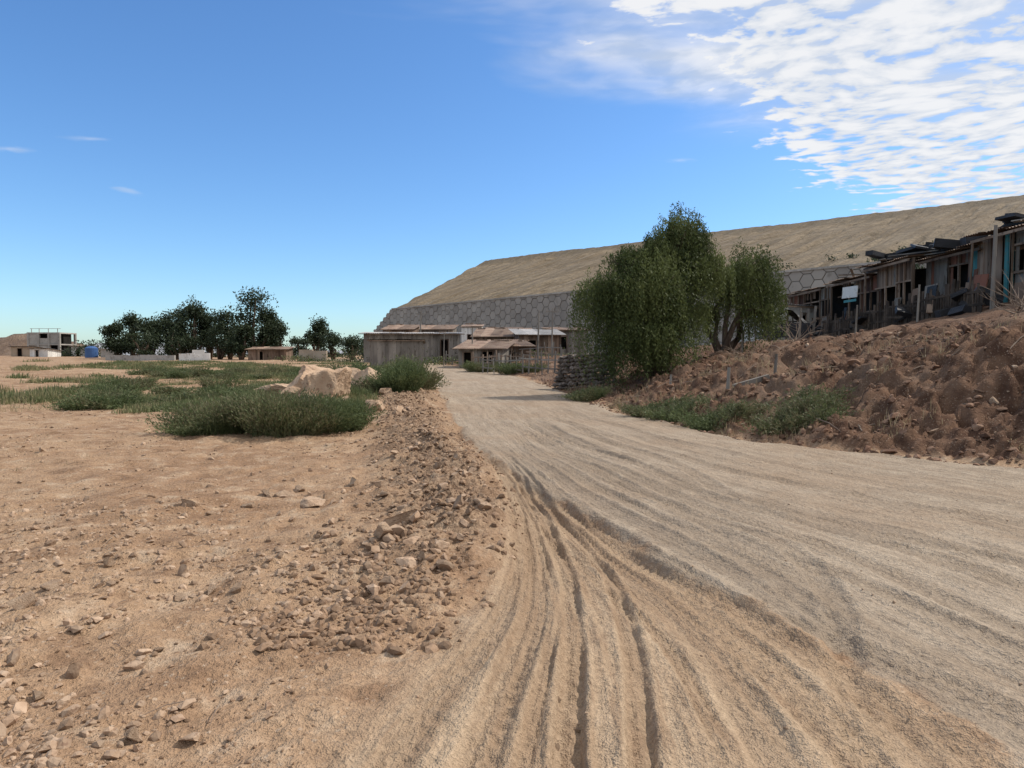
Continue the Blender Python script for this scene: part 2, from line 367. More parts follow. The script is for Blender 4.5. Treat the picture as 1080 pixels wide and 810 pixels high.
# ------------------------------------------------------------ stones
small=[rock_t(1,100+k) for k in range(8)]; med=[rock_t(3,200+k,.25,.35,.7) for k in range(6)]
def onground(x,y,s,sink=.3): return np.stack([x,y,ground(x,y)+s*(.5-sink)],1)
def gravel(name,x,y,s,mat,seed,t=small,sink=.35,flat=.7):
    return scatter(name,t,onground(x,y,s,sink),s,mat,seed=seed,flat=flat)
r=np.random.RandomState(3)
n=24000; d=1.8+22*r.rand(n)**1.5; x=-(r.rand(n)**.9)*d*1.15+.3; y=d
k=(vn(x*.6,y*.6,40)+.45*vn(x*2,y*2,41)>.82)&(x<cL(y)-.05); x,y=x[k],y[k]
s=.006+.026*r.rand(len(x))**4*1.6; gravel('gravel',x,y,s,GRAVEL,1)
n=6500; y=4+22*r.rand(n)**1.4; x=np.minimum(cL(y),xL(y))-.6-.02*y+r.normal(size=n)*(.34+.02*y)
k=(x<cL(y)+.1)&(vn(x*1.1,y*1.1,42)+.3*vn(x*3,y*3,43)>.50); x,y=x[k],y[k]; s=.009+.05*r.rand(len(x))**5; gravel('gravel',x,y,s,GRAVEL,2)
n=5500; y=3.6+20*r.rand(n)**1.3; x=np.minimum(cL(y),xL(y))-.55-.02*y+r.normal(size=n)*(.28+.015*y); k=x<cL(y)+.12; x,y=x[k],y[k]
s=.012+.045*r.rand(len(x))**3; gravel('dirt_clods',x,y,s,CLOD,13)
n=260; y=4.5+16*r.rand(n)**1.2; x=np.minimum(cL(y),xL(y))-.6-.02*y+r.normal(size=n)*.4; k=x<cL(y); x,y=x[k],y[k]
s=.035+.07*r.rand(len(x))**2; gravel('berm_stones',x,y,s,GRAVEL,12,med,.2)
n=650; y=1.8+18*r.rand(n)**1.3; x=-(r.rand(n))*y*.95-.2; k=x<cL(y)-.2; x,y=x[k],y[k]
s=.018+.05*r.rand(len(x))**3; gravel('rubble_stones',x,y,s,GRAVEL,3,med,.3)
n=9000; y=1.8+16*r.rand(n)**1.4; x=-(r.rand(n))*y*.95-.1; k=(x<cL(y)-.1)&(vn(x*1.3,y*1.3,46)>.45); x,y=x[k],y[k]
s=.005+.016*r.rand(len(x))**3; gravel('dirt_clods',x,y,s,CLOD,14)
n=2600; y=2+20*r.rand(n)**1.3; x=cL(y)+r.rand(n)*(xR(y)-cL(y)); s=.003+.012*r.rand(n)**4; gravel('gravel',x,y,s,GRAVEL,4)
n=9000; y=6+30*r.rand(n); x=xR(y)+r.rand(n)**1.1*9-.2; s=.02+.09*r.rand(n)**4; gravel('bank_rubble',x,y,s,RROCK,5,small)
n=800; y=7+26*r.rand(n); x=xR(y)+r.rand(n)*8+.1; s=.05+.16*r.rand(n)**3; gravel('bank_rubble',x,y,s,RROCK,6,med)
n=240; y=7+24*r.rand(n); x=xR(y)+r.rand(n)*8+.1; s=.03+.11*r.rand(n)**3; gravel('bank_stones',x,y,s,GRAVEL,16,med)
def pxw(px,py,h=1.6,f=720.):
    d=h*f/(py-375.); return (px-540)/f*d,d
def stone(name,px,py,w,seed,hs=.6,mat=ROCK,rot=0,sub=4,ysc=.8):
    X,Y=pxw(px,py); V,F=rock_t(sub,seed,.22,.3,.68,11)
    ob=npmesh(name,V,F,mat,False); ob.scale=(w*1.2,w*ysc*1.1,w*hs*1.2); ob.rotation_euler=(r.uniform(-.2,.2),r.uniform(-.2,.2),rot or r.rand()*6)
    ob.location=(X,Y,H(X,Y)+w*hs*.3); return ob
for j,(px,py,w) in enumerate([(325,535,.21),(345,528,.12),(300,523,.12),(280,522,.09),(314,515,.09),(262,535,.08),(195,540,.11),(220,543,.06),
    (430,566,.19),(403,580,.15),(372,512,.10),(398,520,.11),(405,535,.08),(450,548,.08),(220,625,.07),(245,628,.06),(182,628,.05),(362,626,.05),(303,628,.045),
    (50,622,.07),(15,652,.10),(110,598,.06),(43,478,.10),(153,455,.12),(420,444,.2),(398,440,.32),(455,470,.12),(480,520,.08),(462,508,.08),(133,785,.05),(160,690,.04),(30,740,.04),(590,745,.02),(588,790,.025),(610,772,.018),(470,590,.07),(445,605,.05),(500,560,.06)]):
    stone('rock',px,py,w,300+j,r.uniform(.5,.8))
def boulder(X,Y,w,seed,sc=(1,.8,.6),rot=0,tilt=0):
    V,F=rock_t(5,seed,.38,.40,.80,14)
    ob=npmesh('boulder',V,F,ROCK,False); ob.scale=[w*a*1.35 for a in sc]; ob.rotation_euler=(r.uniform(-.15,.15),tilt,rot); ob.location=(X,Y,H(X,Y)+w*sc[2]*.4)
boulder(-5.45,19.9,.62,521,(1.05,.8,1.0),.2,.35); boulder(-6.15,20.2,.58,522,(1.25,.8,.8),.5,-.25); boulder(-7.0,20.8,.5,523,(1.3,.7,.55),-.2,-.2); boulder(-5.85,19.4,.34,524,(1.2,.8,.6))
boulder(-7.7,21.2,.36,526,(1.3,.7,.45)); boulder(-5.25,24.2,.66,527,(1.1,.8,1.0)); boulder(-4.65,23.7,.46,528,(1.1,.8,.9)); boulder(-9.5,33,.9,529,(1.,.8,.9)); boulder(-3.9,21,.22,530); boulder(-5.8,26,.7,531,(1.3,.7,.95)); boulder(-4.85,19.4,.22,532)

# ------------------------------------------------------------ weeds
def weedpatch(name,x,y,hb,mat,seed,per=10,wid=.012,lean=.45,spread=.18):
    rr=np.random.RandomState(seed); n=len(x)
    X=np.repeat(x,per)+rr.normal(size=n*per)*spread; Y=np.repeat(y,per)+rr.normal(size=n*per)*spread
    hh=np.repeat(hb,per)*rr.uniform(.4,1.1,n*per)
    Z=ground(X,Y)-.02; P=np.stack([X,Y,Z],1)
    V,F=blades(P,hh,wid*(1+Y*.02)*rr.uniform(.6,1.4,n*per),lean,rr)
    t=np.repeat(np.repeat(rr.rand(n),per)*.6+rr.rand(n*per)*.4,5)
    return npmesh(name,V,F,mat,True,tint=t)
r=np.random.RandomState(9)
n=30000; y=17+50*r.rand(n)**1.25; x=-(4.2+(y-20)*.1)-r.rand(n)*(y*.58)
den=vn(x*.22,y*.14,50)*.55+vn(x*.7,y*.6,51)*.5
k=(den>.47+.25*ss(-.52,-.68,x/y))&(y>17+2.5*vn(x*.4,y*0,3)+ .35*np.abs(x+4)*.3)&(x<xL(y)-1.2); x,y,den=x[k],y[k],den[k]
h=.10+.70*np.clip(den-.45,0,.5)+.1*r.rand(len(x))
weedpatch('weed_patch',x,y,h,GRASS,1,8,.017,.6,.18)
n=1900; y=19+30*r.rand(n); x=-5.5-r.rand(n)*y*.5; k=(vn(x*.3,y*.3,55)>.52)&(x<xL(y)-1.5); x,y=x[k],y[k]
weedpatch('dry_grass',x,y,.12+.22*r.rand(len(x)),DRYG,2,8,.010,.5,.15)
n=400; y=6+16*r.rand(n); x=-3-r.rand(n)*y*.6; k=vn(x*.7,y*.7,57)>.74; x,y=x[k],y[k]
weedpatch('dry_grass',x,y,.04+.07*r.rand(len(x)),DRYG,3,7,.006,.6,.05)
def shrubcloud(cx,cy,rx,ry,hh,n,seed,ls):
    rr=np.random.RandomState(seed)
    ns=n; a=rr.rand(ns)*6.283; q=np.sqrt(rr.rand(ns))*.75*(.7+.6*vn(np.cos(a)*1.5+seed,np.sin(a)*1.5,61))
    bx=cx+np.cos(a)*q*rx; by=cy+np.sin(a)*q*ry; bz=ground(bx,by)-.02
    top=hh*np.sqrt(np.clip(1-q*q*.8,0.1,1))*(.4+.95*vn(bx*2.2+seed,by*2.2,60))*rr.uniform(.7,1.15,ns)
    lx=np.cos(a)*q*.5*rx+rr.normal(size=ns)*.15; ly=np.sin(a)*q*.5*ry+rr.normal(size=ns)*.15
    tv=rr.rand(ns)*.5+.5*ss(.3,.7,vn(bx*2.5,by*2.5,62))
    K=9; t=(rr.rand(ns,K)**.6)
    C=np.stack([bx[:,None]+lx[:,None]*t**1.4,by[:,None]+ly[:,None]*t**1.4,bz[:,None]+top[:,None]*t],-1).reshape(-1,3)+rr.normal(size=(ns*K,3))*.02
    D=np.stack([lx,ly,top*.9],1); D=np.repeat(D,K,0)/.5+rr.normal(size=(ns*K,3))*.55; D/=np.linalg.norm(D,axis=1)[:,None]
    V,F=leaves(C,D,ls*rr.uniform(.6,1.5,ns*K),ls*.28*rr.uniform(.7,1.3,ns*K),rr)
    tint=np.repeat(np.clip(np.repeat(tv,K)*.6+t.ravel()*.4,0,1),4)
    P=np.stack([bx,by,bz],1)[::2]; V2,F2=blades(P,top[::2],np.full(len(P),.008),.3,rr)
    return V,F,tint,V2,F2
def shrub(name,cx,cy,rx,ry,hh,n,seed,mat=SHRUB,ls=.07):
    root=empty(name); V,F,tint,V2,F2=shrubcloud(cx,cy,rx,ry,hh,n,seed,ls)
    npmesh('foliage',V,F,mat,False,root,tint); npmesh('stems',V2,F2,mat,False,root,np.full(len(V2),.7)); return root
shrub('green_shrub',-4.55,13.9,1.25,.9,.85,2600,1); shrub('green_shrub',-6.0,14.1,1.0,.8,.65,1600,2); shrub('green_shrub',-3.75,14.6,.8,.8,.75,1400,3)
shrub('green_shrub',-3.7,22.3,.8,1.4,.9,1900,4,ls=.09); shrub('green_shrub',-4.2,27,1.3,2,.9,1900,5,ls=.1)
shrub('green_shrub',-8,36,2.6,2,.9,1700,10,ls=.13)
rr=np.random.RandomState(77); o=0; A=[[],[],[]]
for q in range(150):
    y=18.5+26*rr.rand()**1.3; t=rr.rand(); x=y*(-.19-.45*t) 
    if x>xL(y)-1.5 or (abs(x+6.3)<2.4 and abs(y-20)<2.4) or (t>.35 and y<20.5): continue
    if vn(x*.22,y*.14,50)*.55+vn(x*.7,y*.6,51)*.5<.44: continue
    V,F,ti,V2,F2=shrubcloud(x,y,rr.uniform(.5,1.4),rr.uniform(.4,.9),rr.uniform(.25,.55),int(rr.uniform(180,400)),900+q,.10)
    A[0].append(V);A[1].append(F+o);A[2].append(ti); o+=len(V)
npmesh('low_green_weeds',np.concatenate(A[0]),np.concatenate(A[1]),SHRUB,False,None,np.concatenate(A[2]))
shrub('roadside_weed',3.75,18.0,.9,.7,.45,900,11); shrub('roadside_weed',4.7,15.2,1.1,.6,.4,900,12); shrub('roadside_weed',5.6,13.3,.8,.5,.42,700,13); shrub('roadside_weed',4.1,16.7,.7,.5,.3,400,14)
shrub('roadside_weed',6.3,14.3,.8,.5,.4,400,15); shrub('roadside_weed',2.7,24,.7,.8,.45,700,16); shrub('roadside_weed',.6,45,1.5,1.5,.8,900,17,ls=.12); shrub('roadside_weed',-2.2,49,1.5,1.5,.8,900,18,ls=.12)
n=1300; y=10+22*r.rand(n); x=xR(y)+.2+r.rand(n)**2*6; k=vn(x,y,70)>.5; x,y=x[k],y[k]
weedpatch('dry_grass',x,y,.1+.25*r.rand(len(x)),DRYG,5,9,.008,.6,.09)

# ------------------------------------------------------------ trees
def pepper(name,base,lobes,seed):
    rr=np.random.RandomState(seed); root=empty(name); mb=MB()
    bz=H(base[0],base[1])-.15; B=Vector((base[0],base[1],bz))
    allC=[];allD=[];allT=[]
    for (c,rad,ns,Ls) in lobes:
        c=np.array(c); rad=np.array(rad)
        e=Vector(c); m1=B.lerp(e,.35)+Vector((rr.normal()*.2,rr.normal()*.2,.35)); m2=B.lerp(e,.7)+Vector((rr.normal()*.25,rr.normal()*.2,.35))
        st=B+Vector((rr.uniform(-.2,.2),rr.uniform(-.2,.2),0))
        mb.tube([st,st.lerp(m1,.5)+Vector((0,0,.1)),m1,m2,e],[.17,.14,.11,.08,.045],8)
        for q in range(11):
            dv=rr.normal(size=3); dv/=np.linalg.norm(dv); dv[2]=abs(dv[2])*.8-.1
            e2=Vector(c+dv*rad*.85); s0=m2.lerp(e,rr.rand()); mm=s0.lerp(e2,.5)+Vector((rr.normal()*.1,rr.normal()*.1,.15))
            mb.tube([s0,mm,e2],[.04,.025,.01],5)
        dv=rr.normal(size=(ns,3)); dv/=np.linalg.norm(dv,axis=1)[:,None]; dv[:,2]=np.where(dv[:,2]<-.2,-dv[:,2],dv[:,2])
        q=rr.rand(ns)**.45*.95
        lump=.55+.85*vn(dv[:,0]*2.6+seed+c[0],dv[:,1]*2.6+dv[:,2]*3.2,80)
        O=c+dv*rad*(q*lump)[:,None]
        out=dv.copy(); out[:,2]=0; L=Ls*rr.uniform(.35,1.25,ns)*(.55+.8*vn(O[:,0]*1.7,O[:,2]*1.7,83)); K=22
        tv=rr.rand(ns)*.4+.6*ss(.3,.75,vn(O[:,0]*1.3,O[:,2]*1.3+O[:,1],81))
        t=np.linspace(0,1,K)[None,:]+rr.rand(ns,K)*.04
        up=rr.uniform(.05,.5,ns)
        P=O[:,None,:]+out[:,None,:]*(.45*np.sqrt(t)*1.0)[...,None]*L[:,None,None]*.6
        P[...,2]+= up[:,None]*4*t*(.5-t)*.5 - L[:,None]*t**1.6
        C=P.reshape(-1,3)+rr.normal(size=(ns*K,3))*.05
        D=np.stack([rr.normal(size=ns*K)*.7,rr.normal(size=ns*K)*.7,-np.ones(ns*K)*.8],1); D/=np.linalg.norm(D,axis=1)[:,None]
        allC.append(C); allD.append(D); allT.append(np.repeat(tv,K))
    C=np.concatenate(allC);D=np.concatenate(allD);T=np.concatenate(allT)
    gz=ground(C[:,0],C[:,1]); k=C[:,2]>gz+.03; C,D,T=C[k],D[k],T[k]
    V,F=leaves(C,D,.13*rr.uniform(.6,1.3,len(C)),.036*rr.uniform(.7,1.3,len(C)),rr)
    npmesh('foliage',V,F,PEPPER,False,root,np.repeat(T,4)); mb.commit('trunk_and_limbs',BARK,root,True)
    return root
pepper('pepper_tree',(5.9,27.2),[((4.5,26.6,3.5),(1.55,1.5,1.5),950,1.8),((3.5,26.4,3.8),(.95,1,1.3),460,1.8),((5.6,26.3,4.1),(1.3,1.2,1.5),700,1.8),
  ((4.9,26.0,2.0),(2.0,1.2,1.0),700,1.3),((6.7,27.4,6.3),(.95,1.0,1.15),520,1.1),((6.3,27.3,5.2),(1.3,1.2,.9),480,1.4),((7.7,27.6,5.0),(1.1,1.1,1.1),460,1.3),((4.8,26.8,5.3),(1.1,.9,.6),360,1.3),
  ((6.6,27.,3.2),(1.1,1.,.9),400,1.5),((5.6,26.9,5.9),(.5,.6,.5),110,.9),((7.4,27.5,6.2),(.5,.6,.5),100,.9)],21)
pepper('pepper_tree',(9.0,29.2),[((10.1,29,5.1),(1.0,1.0,1.2),560,1.8),((10.8,29.2,4.2),(.7,.8,.8),240,1.5),((9.3,29,4.6),(.6,.8,.8),200,1.3),((8.5,29.4,4.9),(.7,.8,.5),180,.9),((8.3,29.5,3.4),(.6,.8,.6),120,.8),((10.3,28.7,3.4),(.8,.8,.7),160,1.1)],22)

def far_tree(name,X,Y,hh,w,seed,mat=FARL,nl=5200,lsz=.34):
    rr=np.random.RandomState(seed); root=empty(name); mb=MB(); z0=H(X,Y)-.2
    B=Vector((X,Y,z0)); nlob=rr.randint(6,9); Cs=[];Ts=[]
    for j in range(nlob):
        a=rr.rand()*6.28; q=rr.rand()**.6*w*.34; zz=hh*(.25+.6*rr.rand()) if j else hh*.8
        c=np.array([X+math.cos(a)*q*(1.25-zz/hh*.7),Y+math.sin(a)*q,z0+zz]); rad=np.array([w*.2,w*.2,hh*.14])*rr.uniform(.8,1.3)
        if c[2]+rad[2]>z0+hh: c[2]=z0+hh-rad[2]
        m=B.lerp(Vector(c),.5)+Vector((rr.normal()*.3,0,.4)); mb.tube([B,B.lerp(m,.5),m,Vector(c)],[w*.04,w*.032,w*.02,.04],6)
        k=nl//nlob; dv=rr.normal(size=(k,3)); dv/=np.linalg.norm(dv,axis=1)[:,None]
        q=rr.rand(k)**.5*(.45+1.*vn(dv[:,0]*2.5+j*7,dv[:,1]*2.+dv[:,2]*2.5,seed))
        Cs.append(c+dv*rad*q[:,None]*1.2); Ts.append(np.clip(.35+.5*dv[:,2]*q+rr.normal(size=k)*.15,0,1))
    C=np.concatenate(Cs);T=np.concatenate(Ts); D=rr.normal(size=C.shape); D[:,2]-=.5; D/=np.linalg.norm(D,axis=1)[:,None]
    V,F=leaves(C,D,lsz*rr.uniform(.6,1.4,len(C)),lsz*.5*rr.uniform(.6,1.4,len(C)),rr)
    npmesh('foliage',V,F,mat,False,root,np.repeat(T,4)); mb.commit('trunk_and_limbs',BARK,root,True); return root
def at(px,d): return (px-540)/720.*d
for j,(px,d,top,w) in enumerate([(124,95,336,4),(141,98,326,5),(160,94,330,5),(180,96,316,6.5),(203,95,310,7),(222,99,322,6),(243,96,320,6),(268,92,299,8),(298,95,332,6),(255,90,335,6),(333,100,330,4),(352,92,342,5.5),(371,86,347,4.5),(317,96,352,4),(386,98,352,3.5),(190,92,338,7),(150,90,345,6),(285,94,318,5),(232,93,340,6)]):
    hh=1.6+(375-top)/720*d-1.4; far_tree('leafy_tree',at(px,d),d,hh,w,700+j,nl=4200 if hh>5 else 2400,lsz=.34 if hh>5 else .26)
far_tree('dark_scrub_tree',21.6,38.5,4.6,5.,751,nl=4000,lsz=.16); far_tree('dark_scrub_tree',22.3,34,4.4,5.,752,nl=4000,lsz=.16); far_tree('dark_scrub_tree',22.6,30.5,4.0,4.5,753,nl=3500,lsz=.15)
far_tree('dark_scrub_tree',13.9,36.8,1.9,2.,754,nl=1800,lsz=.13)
def bushline(name,x0,y0,x1,y1,n,hh,seed,mat=FARL,ls=.4):
    rr=np.random.RandomState(seed); t=rr.rand(n); x=x0+(x1-x0)*t+rr.normal(size=n)*1.2; y=y0+(y1-y0)*t+rr.normal(size=n)*1.5
    hm=hh*np.clip(2.2*vn(t*abs(x1-x0+1)*.25,t*0,seed)-.5,0,1.2); z=ground(x,y)+rr.rand(n)**.8*hm
    C=np.stack([x,y,z],1); D=rr.normal(size=C.shape); D/=np.linalg.norm(D,axis=1)[:,None]
    V,F=leaves(C,D,ls*rr.uniform(.6,1.4,n),ls*.5*rr.uniform(.6,1.4,n),rr); return npmesh(name,V,F,mat,False,None,np.repeat(rr.rand(n),4))
bushline('distant_bushes',-90,130,-30,120,9000,2.6,3); bushline('distant_bushes',-10,62,6,66,2500,1.5,4,SHRUB,.2); bushline('distant_bushes',-24,75,-10,70,3000,1.5,6,SHRUB,.22)

# ------------------------------------------------------------ hill + hex wall
P0=np.array([17.,172.]); U=np.array([.667,-.745]); Nn=np.array([.745,.667])
def hillz(u,n):
    cr=78+.14*(u+147)
    pr=np.interp(n/cr,[0,.04,.80,.86,.93,1.0,1.3],[17.6,18.2,40.8,41.6,43.8,46.6,46.9])
    qd=(u+115)*.656+n*.755
    side=1.0+np.maximum(qd,-5)*.95
    return np.minimum(pr,side),cr
us=np.concatenate([np.linspace(-300,-155,60),np.linspace(-154.5,260,900)])
ns_=np.concatenate([np.linspace(.6,115,230),np.linspace(117,600,40)])
UU,NN=np.meshgrid(us,ns_)
ZZ,cr=hillz(UU,NN)
gul=fbm(UU*1.,NN*.08,.30,4,90)*1.5+(.5-np.abs(fbm(UU,NN*.12,.13,3,91))*3)*.6-np.clip(.06-np.abs(fbm(UU+NN*.05,NN*.08,.22,3,94)),0,1)*14
slope=ss(2,10,NN)*(1-ss(.9,1.0,NN/cr))
ZZ=ZZ+gul*slope+fbm(UU,NN,.06,3,92)*.8*ss(3,20,NN)+ (fbm(UU,NN*.2,.5,3,93)*.35)*ss(.95,1.0,NN/cr)
ZZ=np.where(ZZ<.8,.8,ZZ)
WX=P0[0]+U[0]*UU+Nn[0]*NN; WY=P0[1]+U[1]*UU+Nn[1]*NN
i=np.arange(UU.size).reshape(UU.shape)
F=np.stack([i[:-1,:-1].ravel(),i[:-1,1:].ravel(),i[1:,1:].ravel(),i[1:,:-1].ravel()],1)
m,nt,b,out=newmat('tailings_slope')
tc=nd(nt,'ShaderNodeTexCoord').outputs['Object']
mp=nd(nt,'ShaderNodeMapping',{'Vector':tc,'Rotation':(0,0,math.atan2(.745,.667)),'Scale':(1,1,1)}).outputs[0]
mps=nd(nt,'ShaderNodeMapping',{'Vector':mp,'Scale':(1,.10,.10)}).outputs[0]
mpz=nd(nt,'ShaderNodeMapping',{'Vector':mp,'Scale':(.05,.05,2.)}).outputs[0]
n1=noise(nt,mps,.5,6,.7); n2=noise(nt,tc,.05,4,.6); n3=noise(nt,mpz,.6,3,.6); n4=noise(nt,tc,.9,4,.7)
col=mix(nt,rng(nt,n1,.36,.62),(.155,.118,.077),(.275,.217,.15)); col=mix(nt,rng(nt,n2,.4,.6,0,.55),col,(.20,.153,.103))
col=mix(nt,mth(nt,'MULTIPLY',rng(nt,n3,.5,.62),.5),col,(.145,.113,.078)); col=mix(nt,mth(nt,'MULTIPLY',rng(nt,n4,.53,.66),.5),col,(.115,.096,.065))
hz_=nd(nt,'ShaderNodeSeparateXYZ',{0:tc}).outputs[2]
col=mix(nt,mth(nt,'MULTIPLY',rng(nt,mth(nt,'MULTIPLY_ADD',n1,2.,hz_),42.2,43.4),.45),col,(.14,.11,.075))
nt.links.new(col,b.inputs['Base Color'])
bp=nd(nt,'ShaderNodeBump',{'Height':mth(nt,'ADD',mth(nt,'MULTIPLY',n1,1.8),mth(nt,'MULTIPLY',n4,.6)),'Distance':1.,'Strength':1.}); nt.links.new(bp.outputs[0],b.inputs['Normal'])
npmesh('tailings_hill',np.stack([WX.ravel(),WY.ravel(),ZZ.ravel()],1),F,m,True)
rr=np.random.RandomState(12); C=[]
for q in range(26):
    a_=rr.uniform(15,75); b_=rr.uniform(2,16)
    z_,_c=hillz(np.array([a_]),np.array([b_])); C.append(np.array([P0[0]+U[0]*a_+Nn[0]*b_,P0[1]+U[1]*a_+Nn[1]*b_,float(z_[0])+.5])+rr.normal(size=(70,3))*[.8,.8,.45]*rr.uniform(.5,1.4))
C=np.concatenate(C); D=rr.normal(size=C.shape); D/=np.linalg.norm(D,axis=1)[:,None]; V,F=leaves(C,D,np.full(len(C),.5),np.full(len(C),.25),rr)
npmesh('slope_scrub',V,F,FARL,False,None,np.repeat(rr.rand(len(C)),4))
root=empty('hexagonal_retaining_wall'); hx=MB(); bk=MB()
def wp(u,n,z): return (P0[0]+U[0]*u+Nn[0]*n,P0[1]+U[1]*u+Nn[1]*n,z)
R_=1.45; dx=R_*1.5; dz=R_*math.sqrt(3)
rr=random.Random(4)
for ci in range(int(230/dx)):
    u=-112+ci*dx
    top=float(min(17.6,1.0+max((u+115)*.656,0)*.95)); 
    for cj in range(-1,9):
        z=.6+cj*dz+(dz/2 if ci%2 else 0)
        if z-dz/2>top-.3: continue
        off=rr.uniform(-.06,.06); vs=[]; 
        for rad,nf in((R_*.965,.0),(R_*.92,-.12)):
            for k in range(6):
                an=math.pi/3*k; zz=min(z+math.sin(an)*rad,top); vs.append(wp(u+math.cos(an)*rad,nf+off,zz))
        if abs(vs[1][2]-vs[4][2])<.2: continue
        hx.add(vs,[(6,11,10,9,8,7)]+[(k,6+k,6+(k+1)%6,(k+1)%6) for k in range(6)])
hx.commit('panels',HEX,root)
uu_=[-114,-105,-100,-95,-90,-88,-60,-20,20,60,116]
for k in range(len(uu_)-1):
    a_,b_=uu_[k],uu_[k+1]; ta=float(min(17.6,1+(a_+115)*.656*.95)); tb=float(min(17.6,1+(b_+115)*.656*.95))
    bk.add([wp(a_,.12,0),wp(b_,.12,0),wp(b_,.12,tb),wp(a_,.12,ta),wp(a_,1.2,ta),wp(b_,1.2,tb)],[(0,1,2,3),(3,2,5,4)])
bk.commit('backing',HEXJ,root)
cp=MB()
for k in range(60):
    u=-86+k*3.4; p=wp(u,-.1,17.75); cp.box(p,(3.35,.5,.4),(0,0,math.atan2(U[1],U[0])))
cp.commit('coping',CONC,root)
def farhill(name,pts,y,dep,mat,seed):
    n=220; xs=np.linspace(pts[0][0],pts[-1][0],n); hs=np.interp(xs,[p[0] for p in pts],[p[1] for p in pts])
    V=[];rows=10
    for j in range(rows):
        t=j/(rows-1); prof=math.sin(t*math.pi/2)
        V.append(np.stack([xs,np.full(n,y+dep*t)+fbm(xs,xs*0+t*30,.02,2,seed)*10,0.5+hs*prof*(1+.5*fbm(xs,xs*0+t*9,40./dep/10,4,seed))],1))
    V=np.concatenate(V); i=np.arange(n*rows).reshape(rows,n); F=np.stack([i[:-1,:-1].ravel(),i[:-1,1:].ravel(),i[1:,1:].ravel(),i[1:,:-1].ravel()],1)
    return npmesh(name,V,F,mat,True)
BR=surf('brown_hill',(.15,.10,.07),(.22,.155,.11),.3,.95,0,.6)
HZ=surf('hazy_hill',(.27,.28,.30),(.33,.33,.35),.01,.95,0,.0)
farhill('dirt_mound',[(-152,0),(-142,4.5),(-120,5.8),(-112,6.2),(-104,3.6),(-97,2.),(-88,.2)],145,20,BR,5)
farhill('distant_hills',[(-2600,8),(-2000,20),(-1500,28),(-1250,42),(-1000,36),(-820,20),(-500,18),(-300,5)],2000,200,HZ,6)

# ------------------------------------------------------------ buildings
def frame_pts(X,Y,ang): 
    c,s=math.cos(ang),math.sin(ang); return lambda a,b,z:(X+c*a-s*b,Y+s*a+c*b,z)
def shack(name,X,Y,ang,w,dp,h,wallm,roofm,seed,openings=((.3,.45,.0,.75),),z=None,slope=.35,over=.35,plank=.22,trim=WOOD):
    rr=random.Random(seed); root=empty(name); T=frame_pts(X,Y,ang); z0=(H(X,Y) if z is None else z)-.1
    wl=MB(); dk=MB(); rf=MB(); tr=MB()
    def side(a0,b0,a1,b1,hh0,hh1,ops):
        Ls=math.hypot(a1-a0,b1-b0); n=max(2,int(Ls/plank)); ad=ang+math.atan2(b1-b0,a1-a0)
        for k in range(n):
            t=(k+.5)/n; hh=hh0+(hh1-hh0)*t; segs=[(0,hh)]
            for (o0,o1,zl,zh) in ops:
                if o0<t<o1: segs=[(0,zl*hh),(zh*hh,hh)]
            for (s0,s1) in segs:
                if s1-s0<.05: continue
                p=T(a0+(a1-a0)*t,b0+(b1-b0)*t,z0+(s0+s1)/2+(rr.uniform(-.03,.03)))
                wl.box(p,(Ls/n*.97,.035+rr.uniform(0,.03),s1-s0),(0,rr.uniform(-.008,.008),ad))
    hf=h; hb=h-slope
    side(0,0,w,0,hf,hf,openings); side(w,.03,w,dp,hf,hb,[]); side(0,.03,0,dp,hf,hb,[]); side(0,dp,w,dp,hb,hb,[])
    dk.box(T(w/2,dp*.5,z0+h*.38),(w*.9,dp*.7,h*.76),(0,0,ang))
    n=max(2,int(w/.9))
    for k in range(n):
        a0=-over+(w+2*over)*k/n; a1=-over+(w+2*over)*(k+1)/n+.04; dz_=rr.uniform(0,.04)+.03
        ra=hf+over*slope/dp; rb=hb-over*slope/dp; o2=rr.uniform(-.12,.12)
        rf.sheet(T(a0,-over+o2,z0+ra+dz_),T(a1,-over+o2,z0+ra+dz_),T(a1,dp+over,z0+rb+dz_),T(a0,dp+over,z0+rb+dz_),12,.018)
    tr.box(T(w/2,-over*.95,z0+hf-.05),(w+2*over,.05,.08),(0,0,ang))
    for q in range(4):
        tr.box(T(rr.uniform(0,w),rr.uniform(.2,dp-.2),z0+max(hf,hb)+.02),(rr.uniform(.1,1.2),.12,.1),(0,0,ang+rr.uniform(-.6,.6)))
    for (o0,o1,zl,zh) in openings:
        for o in(o0,o1): tr.box(T(w*o,-.04,z0+(zl+zh)/2*h),(.07,.06,(zh-zl)*h+.1),(0,0,ang))
        tr.box(T(w*(o0+o1)/2,-.045,z0+zh*h+.04),(w*(o1-o0)+.12,.06,.08),(0,0,ang))
    wl.commit('walls',wallm,root); dk.commit('dark_interior',DARK,root); rf.commit('roof',roofm,root); tr.commit('frames',trim,root)
    return root
def place(px,d): return at(px,d),d
X,Y=place(390,56); shack('grey_wooden_shed',X,Y,.12,4.3,3.5,2.4,WOODG,WOODG,31,(),slope=.25,over=.2,plank=.3)
X,Y=place(384,68); shack('flat_roof_house',X,Y,.1,9.5,5,3.0,WOODG,ZINC,32,((.35,.42,.35,.75),(.8,.88,.0,.8)),over=.5,slope=-.25)
X,Y=place(484,56); shack('rusty_shack',X,Y,-.2,3.6,4,1.7,WOODG,RUST,33,((.1,.3,.0,.8),(.55,.8,.35,.85)),over=.5,slope=-.7)
X,Y=place(500,72); shack('rusty_shack',X,Y,-.1,5.4,4,2.5,WOOD,RUST,34,((.2,.35,.3,.7),(.6,.8,.3,.7)),over=.4,slope=-.9)
X,Y=place(487,90); shack('white_house',X,Y,.0,2.6,4,4.3,WHITE,RUST,35,((.3,.6,.45,.75),),over=.2,slope=-.4)
